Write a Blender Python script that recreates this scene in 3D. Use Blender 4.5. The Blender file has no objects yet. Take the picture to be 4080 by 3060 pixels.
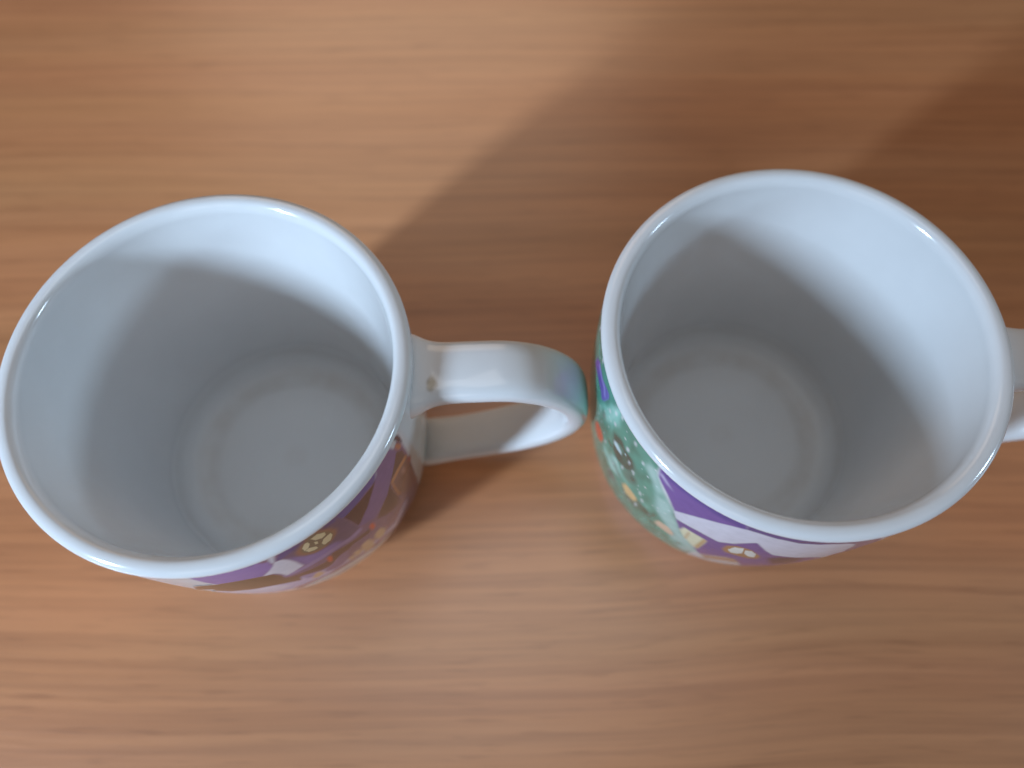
import bpy, bmesh, math
import numpy as np
from mathutils import Matrix, Vector

MM = 0.001
R = math.radians
scene = bpy.context.scene

# ------------------------------------------------------------------ camera
F_PX, PITCH, ROLL, CAM_H = 2988.67, 0.371836, 0.010163, 210.89 * MM
cam_data = bpy.data.cameras.new("camera")
cam_data.sensor_fit = 'HORIZONTAL'
cam_data.sensor_width = 36.0
cam_data.lens = 36.0 * F_PX / 4080.0
cam_data.clip_start, cam_data.clip_end = 0.005, 50.0
cam_data.dof.use_dof = True
cam_data.dof.focus_distance = 0.146
cam_data.dof.aperture_fstop = 7.6
cam_data.dof.aperture_blades = 0
cam = bpy.data.objects.new("camera", cam_data)
scene.collection.objects.link(cam)
s_, c_ = math.sin(PITCH), math.cos(PITCH)
fwd, up, rgt = Vector((0, s_, -c_)), Vector((0, c_, s_)), Vector((1, 0, 0))
xc = rgt * math.cos(ROLL) - up * math.sin(ROLL)
yc = rgt * math.sin(ROLL) + up * math.cos(ROLL)
m = Matrix((xc, yc, -fwd)).transposed().to_4x4()
m.translation = (0, 0, CAM_H)
cam.matrix_world = m
scene.camera = cam

# ------------------------------------------------------------------ light
world = bpy.data.worlds.new("World")
scene.world = world
world.use_nodes = True
bg = world.node_tree.nodes["Background"]
bg.inputs["Color"].default_value = (1.0, 0.95, 0.92, 1)
bg.inputs["Strength"].default_value = 0.025

def area(name, az, el, dist, w, h, rgb, target=(0.0, 0.07, 0.04), aim=None, spread=180):
    """Rectangular lamp aimed at the mugs; rgb is the light it lays on a surface that faces it."""
    d = bpy.data.lights.new(name, 'AREA')
    d.shape = 'RECTANGLE'
    d.size, d.size_y = w, h
    k = max(rgb)
    d.energy = math.pi * dist * dist * k
    d.color = tuple(c / k for c in rgb)
    o = bpy.data.objects.new(name, d)
    v = Vector((math.cos(R(az)) * math.cos(R(el)), math.sin(R(az)) * math.cos(R(el)), math.sin(R(el))))
    o.location = Vector(target) + v * dist
    d.spread = R(spread)
    if aim:
        v = o.location - Vector(aim)
    o.rotation_euler = v.to_track_quat('Z', 'Y').to_euler()
    scene.collection.objects.link(o)
    return o

area("window_lamp", 219, 24.5, 0.8, 0.05, 0.19, (0.415, 0.56, 0.735), aim=(-0.10, 0.15, 0.05), spread=76)
area("room_lamp_front", 252, 32, 0.8, 0.3, 0.3, (0.19, 0.17, 0.17))
area("fill_back", 100, 35, 0.8, 0.5, 0.4, (0.56, 0.41, 0.30))  # unseen warm fill, added in place of ambient bounce from behind
area("side_window_lamp", 350, 18, 2.0, 0.25, 0.25, (0.46, 0.64, 0.82))
area("fill_right", 318, 33, 0.8, 0.5, 0.4, (0.12, 0.09, 0.07))  # unseen weak fill, added to lift the lower right and the shadowed wood
area("ceiling_lamp", 120, 86, 1.4, 0.6, 0.6, (0.30, 0.295, 0.295))

scene.view_settings.view_transform = 'Standard'
scene.view_settings.look = 'None'
scene.view_settings.exposure = 0.0
scene.view_settings.gamma = 1.0
scene.render.engine = 'CYCLES'

# ------------------------------------------------------------------ helpers
def link(name, me, parent=None):
    o = bpy.data.objects.new(name, me)
    scene.collection.objects.link(o)
    o.parent = parent
    return o

def lin(c):
    c = np.asarray(c, float) / 255.0
    return np.where(c <= 0.04045, c / 12.92, ((c + 0.055) / 1.055) ** 2.4)

def nodes_of(mat):
    mat.use_nodes = True
    nt = mat.node_tree
    return nt, nt.nodes["Principled BSDF"]

# ------------------------------------------------------------------ materials
def porcelain():
    mat = bpy.data.materials.new("white_porcelain")
    nt, b = nodes_of(mat)
    tc = nt.nodes.new('ShaderNodeTexCoord')
    nz = nt.nodes.new('ShaderNodeTexNoise')
    nz.inputs['Scale'].default_value = 60
    nz.inputs['Detail'].default_value = 4
    nt.links.new(tc.outputs['Object'], nz.inputs['Vector'])
    cr = nt.nodes.new('ShaderNodeValToRGB')
    cr.color_ramp.elements[0].position, cr.color_ramp.elements[0].color = 0.3, (0.745, 0.75, 0.75, 1)
    cr.color_ramp.elements[1].position, cr.color_ramp.elements[1].color = 0.7, (0.785, 0.79, 0.79, 1)
    nt.links.new(nz.outputs['Fac'], cr.inputs['Fac'])
    # faint drink residue and cloudy concentric reflections, both put into the floor colour
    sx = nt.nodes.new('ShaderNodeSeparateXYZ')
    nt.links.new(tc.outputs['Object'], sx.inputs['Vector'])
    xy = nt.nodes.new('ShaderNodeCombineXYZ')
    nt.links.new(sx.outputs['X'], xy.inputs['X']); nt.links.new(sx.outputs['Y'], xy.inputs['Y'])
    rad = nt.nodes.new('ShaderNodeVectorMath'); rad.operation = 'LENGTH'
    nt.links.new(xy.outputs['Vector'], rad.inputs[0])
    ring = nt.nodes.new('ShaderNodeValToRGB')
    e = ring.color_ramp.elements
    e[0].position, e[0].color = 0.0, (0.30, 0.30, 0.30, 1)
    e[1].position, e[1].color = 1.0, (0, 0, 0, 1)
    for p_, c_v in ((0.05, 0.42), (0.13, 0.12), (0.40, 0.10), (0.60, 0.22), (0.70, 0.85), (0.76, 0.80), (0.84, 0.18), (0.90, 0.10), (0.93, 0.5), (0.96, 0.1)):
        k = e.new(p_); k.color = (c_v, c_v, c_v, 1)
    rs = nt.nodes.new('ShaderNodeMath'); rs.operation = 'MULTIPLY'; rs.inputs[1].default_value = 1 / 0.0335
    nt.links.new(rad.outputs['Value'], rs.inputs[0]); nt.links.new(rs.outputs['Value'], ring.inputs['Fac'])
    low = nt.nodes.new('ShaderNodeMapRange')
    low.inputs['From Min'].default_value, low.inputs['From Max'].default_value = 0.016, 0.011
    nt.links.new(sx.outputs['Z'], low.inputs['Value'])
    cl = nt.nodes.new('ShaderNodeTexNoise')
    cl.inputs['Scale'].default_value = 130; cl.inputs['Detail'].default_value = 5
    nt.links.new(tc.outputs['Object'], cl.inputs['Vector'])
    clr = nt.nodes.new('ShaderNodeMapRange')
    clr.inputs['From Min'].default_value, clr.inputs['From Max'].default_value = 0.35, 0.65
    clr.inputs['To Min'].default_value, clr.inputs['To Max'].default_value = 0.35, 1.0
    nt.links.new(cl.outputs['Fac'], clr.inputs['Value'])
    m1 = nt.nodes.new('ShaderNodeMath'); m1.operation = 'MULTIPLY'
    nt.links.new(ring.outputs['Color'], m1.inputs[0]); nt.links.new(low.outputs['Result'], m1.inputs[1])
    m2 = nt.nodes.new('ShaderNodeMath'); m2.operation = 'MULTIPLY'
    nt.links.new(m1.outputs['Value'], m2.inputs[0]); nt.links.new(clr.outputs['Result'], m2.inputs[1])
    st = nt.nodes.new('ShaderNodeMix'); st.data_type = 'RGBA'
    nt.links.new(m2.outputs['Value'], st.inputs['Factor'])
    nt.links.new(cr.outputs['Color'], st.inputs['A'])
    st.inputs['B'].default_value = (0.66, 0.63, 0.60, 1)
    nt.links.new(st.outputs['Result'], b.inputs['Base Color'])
    rg = nt.nodes.new('ShaderNodeMapRange')             # the film on the floor is duller than the clean glaze
    rg.inputs['To Min'].default_value, rg.inputs['To Max'].default_value = 0.12, 0.5
    nt.links.new(low.outputs['Result'], rg.inputs['Value'])
    nt.links.new(rg.outputs['Result'], b.inputs['Roughness'])
    b.inputs['IOR'].default_value = 1.52
    nz2 = nt.nodes.new('ShaderNodeTexNoise')
    nz2.inputs['Scale'].default_value = 90
    nt.links.new(tc.outputs['Object'], nz2.inputs['Vector'])
    bp = nt.nodes.new('ShaderNodeBump')
    bp.inputs['Strength'].default_value = 0.12
    bp.inputs['Distance'].default_value = 0.0006
    nt.links.new(nz2.outputs['Fac'], bp.inputs['Height'])
    nt.links.new(bp.outputs['Normal'], b.inputs['Normal'])
    return mat

def print_mat():
    mat = bpy.data.materials.new("glazed_print")
    nt, b = nodes_of(mat)
    at = nt.nodes.new('ShaderNodeAttribute')
    at.attribute_name = "ink"
    tc = nt.nodes.new('ShaderNodeTexCoord')
    nz = nt.nodes.new('ShaderNodeTexNoise')
    nz.inputs['Scale'].default_value = 420
    nz.inputs['Detail'].default_value = 3
    nt.links.new(tc.outputs['Object'], nz.inputs['Vector'])
    mr = nt.nodes.new('ShaderNodeMapRange')
    mr.inputs['To Min'].default_value, mr.inputs['To Max'].default_value = 0.86, 1.12
    nt.links.new(nz.outputs['Fac'], mr.inputs['Value'])
    mx = nt.nodes.new('ShaderNodeVectorMath')
    mx.operation = 'SCALE'
    nt.links.new(at.outputs['Color'], mx.inputs[0])
    nt.links.new(mr.outputs['Result'], mx.inputs['Scale'])
    nt.links.new(mx.outputs['Vector'], b.inputs['Base Color'])
    b.inputs['Roughness'].default_value = 0.14
    b.inputs['IOR'].default_value = 1.5
    return mat

def wood():
    mat = bpy.data.materials.new("beech_laminate")
    nt, b = nodes_of(mat)
    L = nt.links.new
    tc = nt.nodes.new('ShaderNodeTexCoord')
    def warp():
        n = nt.nodes.new('ShaderNodeTexNoise')
        n.inputs['Scale'].default_value = 5.0
        n.inputs['Detail'].default_value = 1
        L(tc.outputs['Object'], n.inputs['Vector'])
        sub = nt.nodes.new('ShaderNodeVectorMath'); sub.operation = 'SUBTRACT'
        sub.inputs[1].default_value = (0.5, 0.5, 0.5)
        L(n.outputs['Color'], sub.inputs[0])
        sc = nt.nodes.new('ShaderNodeVectorMath'); sc.operation = 'MULTIPLY'
        sc.inputs[1].default_value = (0.0, 0.017, 0.0)
        L(sub.outputs['Vector'], sc.inputs[0])
        ad = nt.nodes.new('ShaderNodeVectorMath'); ad.operation = 'ADD'
        L(tc.outputs['Object'], ad.inputs[0]); L(sc.outputs['Vector'], ad.inputs[1])
        return ad.outputs['Vector']
    wv = warp()
    def streak(sx, sy, detail, rough, seed):
        mp = nt.nodes.new('ShaderNodeMapping')
        mp.inputs['Scale'].default_value = (sx, sy, 1)
        mp.inputs['Location'].default_value = (seed, seed * 1.7, seed)
        L(wv, mp.inputs['Vector'])
        n = nt.nodes.new('ShaderNodeTexNoise')
        n.inputs['Scale'].default_value = 1.0
        n.inputs['Detail'].default_value = detail
        n.inputs['Roughness'].default_value = rough
        L(mp.outputs['Vector'], n.inputs['Vector'])
        return n.outputs['Fac']
    def ramp(fac, p0, c0, p1, c1):
        cr = nt.nodes.new('ShaderNodeValToRGB')
        e = cr.color_ramp.elements
        e[0].position, e[0].color = p0, (*c0, 1)
        e[1].position, e[1].color = p1, (*c1, 1)
        L(fac, cr.inputs['Fac'])
        return cr.outputs['Color']
    def mul(a, c):
        mx = nt.nodes.new('ShaderNodeMix'); mx.data_type = 'RGBA'; mx.blend_type = 'MULTIPLY'
        mx.inputs['Factor'].default_value = 1.0
        L(a, mx.inputs['A']); L(c, mx.inputs['B'])
        return mx.outputs['Result']
    base = ramp(streak(3, 60, 5, 0.55, 3.1), 0.30, (0.545, 0.232, 0.094), 0.70, (0.585, 0.260, 0.115))
    tint = ramp(streak(1.5, 22, 2, 0.5, 9.4), 0.35, (1.02, 0.95, 0.93), 0.65, (0.98, 1.03, 1.04))
    fine = ramp(streak(8, 420, 4, 0.6, 1.7), 0.36, (0.85, 0.83, 0.82), 0.60, (1.05, 1.06, 1.06))
    fleck = ramp(streak(60, 900, 2, 0.5, 6.2), 0.30, (0.86, 0.84, 0.82), 0.42, (1, 1, 1))
    col = mul(mul(mul(base, tint), fine), fleck)
    L(col, b.inputs['Base Color'])
    b.inputs['Roughness'].default_value = 0.36
    b.inputs['IOR'].default_value = 2.0
    bp = nt.nodes.new('ShaderNodeBump')
    bp.inputs['Strength'].default_value = 0.15
    bp.inputs['Distance'].default_value = 0.0002
    L(streak(95, 800, 2, 0.5, 6.2), bp.inputs['Height'])
    L(bp.outputs['Normal'], b.inputs['Normal'])
    return mat

def stained_porcelain():
    """The same glaze with one small brown smear on top of the handle root."""
    mat = WHITE.copy(); mat.name = "stained_porcelain"
    nt = mat.node_tree; b = nt.nodes["Principled BSDF"]
    src = b.inputs['Base Color'].links[0].from_socket
    tc = nt.nodes.new('ShaderNodeTexCoord')
    sub = nt.nodes.new('ShaderNodeVectorMath'); sub.operation = 'SUBTRACT'
    sub.inputs[1].default_value = (0.0446, -0.0034, 0.0696)
    nt.links.new(tc.outputs['Object'], sub.inputs[0])
    dv = nt.nodes.new('ShaderNodeVectorMath'); dv.operation = 'MULTIPLY'
    dv.inputs[1].default_value = (1 / 0.0013, 1 / 0.0023, 1 / 0.006)
    nt.links.new(sub.outputs['Vector'], dv.inputs[0])
    ln = nt.nodes.new('ShaderNodeVectorMath'); ln.operation = 'LENGTH'
    nt.links.new(dv.outputs['Vector'], ln.inputs[0])
    nz = nt.nodes.new('ShaderNodeTexNoise')
    nz.inputs['Scale'].default_value = 700
    nt.links.new(tc.outputs['Object'], nz.inputs['Vector'])
    sm = nt.nodes.new('ShaderNodeMath'); sm.operation = 'MULTIPLY_ADD'
    sm.inputs[1].default_value = 0.8
    nt.links.new(nz.outputs['Fac'], sm.inputs[0]); nt.links.new(ln.outputs['Value'], sm.inputs[2])
    mr = nt.nodes.new('ShaderNodeMapRange'); mr.interpolation_type = 'SMOOTHSTEP'
    mr.inputs['From Min'].default_value, mr.inputs['From Max'].default_value = 0.65, 1.5
    mr.inputs['To Min'].default_value, mr.inputs['To Max'].default_value = 0.8, 0.0
    nt.links.new(sm.outputs['Value'], mr.inputs['Value'])
    mx = nt.nodes.new('ShaderNodeMix'); mx.data_type = 'RGBA'
    nt.links.new(mr.outputs['Result'], mx.inputs['Factor'])
    nt.links.new(src, mx.inputs['A'])
    mx.inputs['B'].default_value = (0.33, 0.25, 0.13, 1)
    nt.links.new(mx.outputs['Result'], b.inputs['Base Color'])
    return mat

WHITE, INK, WOOD = porcelain(), print_mat(), wood()

# ------------------------------------------------------------------ table
def build_table():
    bm = bmesh.new()
    hx0, hx1, hy0, hy1, t = -0.8, 0.8, -0.45, 0.75, 0.025
    bmesh.ops.create_cube(bm, size=1.0)
    for v in bm.verts:
        v.co = ((hx0 + hx1) / 2 + v.co.x * (hx1 - hx0), (hy0 + hy1) / 2 + v.co.y * (hy1 - hy0), -t / 2 + v.co.z * t)
    bmesh.ops.bevel(bm, geom=[e for e in bm.edges], offset=0.002, segments=3, affect='EDGES')
    me = bpy.data.meshes.new("table_top")
    bm.to_mesh(me); bm.free()
    me.materials.append(WOOD)
    o = link("table_top", me)
    o["label"] = "brown wood-grain table top that both white mugs stand on"
    o["category"] = "table"
    return o
build_table()

# ------------------------------------------------------------------ mug shape (millimetres)
H_MUG, R_MUG, WALL = 74.2, 41.0, 4.0

def r_out(z):
    s = 1 - z / H_MUG
    w = min(max((20 - z) / 20, 0), 1)
    return R_MUG + 2 * math.sin(math.pi * s) - 6 * s - 7 * (1 - math.sqrt(1 - 0.999 * w * w))

def r_out_np(z):
    s = 1 - z / H_MUG
    w = np.clip((20 - z) / 20, 0, 1)
    return R_MUG + 2 * np.sin(np.pi * s) - 6 * s - 7 * (1 - np.sqrt(1 - 0.999 * w * w))

def mug_profile():
    p = [(0.0, 2.2), (20, 2.2), (24.5, 2.0), (25.5, 0.6), (26.5, 0.0), (27.2, 0.0), (28.4, 0.4)]
    for z in np.concatenate([np.linspace(1.0, 14, 14), np.linspace(17, 71.6, 24)]):
        p.append((r_out(z), z))
    # slightly proud rounded lip
    rc, zc, a, b = R_MUG - WALL / 2 + 0.05, H_MUG - 1.7, WALL / 2 + 0.05, 1.7
    for t in np.linspace(-12, 90, 11):
        p.append((rc + a * math.cos(R(t)), zc + b * math.sin(R(t))))
    bi = 3.4                                            # the inner side of the lip rolls into the wall
    for t in np.linspace(96, 178, 16):
        p.append((rc - a * abs(math.cos(R(t))) ** 0.85, zc + b - bi + bi * math.sin(R(t)) ** 0.9))
    zi, ri = zc + b - bi, rc - a
    for z in np.linspace(zi - 1.0, 15, 26):
        f = (z - 7) / (zi - 7)
        p.append((30.6 + (ri - 30.6) * f, z))
    rw = p[-1][0]
    for t in np.linspace(5, 85, 14):
        p.append((rw - 4.6 + 4.6 * math.cos(R(t)), 15 - 7.9 * math.sin(R(t))))
    # shallow ring pressed into the floor, all edges soft
    r0 = p[-1][0]
    for r in np.linspace(r0 - 0.5, 20.5, 16):
        u = (r - 20.5) / (r0 - 20.5)
        p.append((r, 7.05 - 0.35 * math.sin(math.pi * u) ** 2))
    p += [(18, 7.1), (14, 7.2), (10, 7.25), (6, 7.2), (3, 7.1), (0.0, 7.05)]
    return p

def lathe(name, prof, seg=160):
    n = len(prof)
    verts, faces = [], []
    idx = []
    for r, z in prof:
        if r < 1e-6:
            idx.append([len(verts)] * seg)
            verts.append((0, 0, z * MM))
        else:
            row = []
            for k in range(seg):
                a = 2 * math.pi * k / seg
                row.append(len(verts))
                verts.append((r * math.cos(a) * MM, r * math.sin(a) * MM, z * MM))
            idx.append(row)
    for i in range(n - 1):
        for k in range(seg):
            k2 = (k + 1) % seg
            q = [idx[i][k], idx[i][k2], idx[i + 1][k2], idx[i + 1][k]]
            u = []
            for v in q:
                if v not in u:
                    u.append(v)
            if len(u) >= 3:
                faces.append(u)
    me = bpy.data.meshes.new(name)
    me.from_pydata(verts, [], faces)
    me.polygons.foreach_set('use_smooth', [True] * len(me.polygons))
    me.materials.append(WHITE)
    me.update()
    return me

def catmull(pts, n):
    P = [Vector(p) for p in pts]
    P = [2 * P[0] - P[1]] + P + [2 * P[-1] - P[-2]]
    out = []
    for i in range(1, len(P) - 2):
        for j in range(n):
            t = j / n
            a, b, c, d = P[i - 1], P[i], P[i + 1], P[i + 2]
            out.append(0.5 * ((2 * b) + (c - a) * t + (2 * a - 5 * b + 4 * c - d) * t * t + (3 * b - a - 3 * c + d) * t ** 3))
    out.append(P[-2])
    return out

def handle_mesh():
    # centre line (radius, height); ear-shaped strap, roots sunk a little into the wall
    path = catmull([(38.9, 65.6), (45, 66.3), (53, 67.0), (61, 66.6), (68, 63.4), (73.2, 57.2), (75.3, 50), (74.2, 43),
                    (70, 35.8), (63.5, 30), (55, 25.2), (46.5, 21.4), (37.2, 18.0)], 6)
    n = len(path)
    K = 28
    verts, faces = [], []
    for i, p in enumerate(path):
        t = (path[min(i + 1, n - 1)] - path[max(i - 1, 0)]).normalized()
        nr = Vector((-t.y, t.x))                      # in-plane normal (points to the outside of the bend at the top)
        s = i / (n - 1)
        e0 = math.exp(-((s / 0.06) ** 2)); e1 = math.exp(-(((1 - s) / 0.06) ** 2))
        hw = 6.7 - 1.0 * s * s + 2.6 * e0 + 0.6 * e1                # half width
        ht = 2.7 + 0.35 * math.sin(math.pi * s) + 2.6 * e0 + 1.2 * e1
        for k in range(K):
            a = 2 * math.pi * k / K
            ca, sa = math.cos(a), math.sin(a)
            ex = 0.62                                   # rounded-rectangle section
            y = hw * math.copysign(abs(ca) ** ex, ca)
            q = ht * math.copysign(abs(sa) ** 0.80, sa)
            verts.append(((p.x + nr.x * q) * MM, y * MM, (p.y + nr.y * q) * MM))
    for i in range(n - 1):
        for k in range(K):
            k2 = (k + 1) % K
            faces.append((i * K + k, i * K + k2, (i + 1) * K + k2, (i + 1) * K + k))
    faces.append(tuple(range(K)))
    faces.append(tuple(reversed(range((n - 1) * K, n * K))))
    me = bpy.data.meshes.new("handle")
    me.from_pydata(verts, [], faces)
    bm = bmesh.new(); bm.from_mesh(me)
    bmesh.ops.recalc_face_normals(bm, faces=bm.faces)
    bm.to_mesh(me); bm.free()
    me.polygons.foreach_set('use_smooth', [True] * len(me.polygons))
    me.materials.append(WHITE)
    me.update()
    return me

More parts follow.
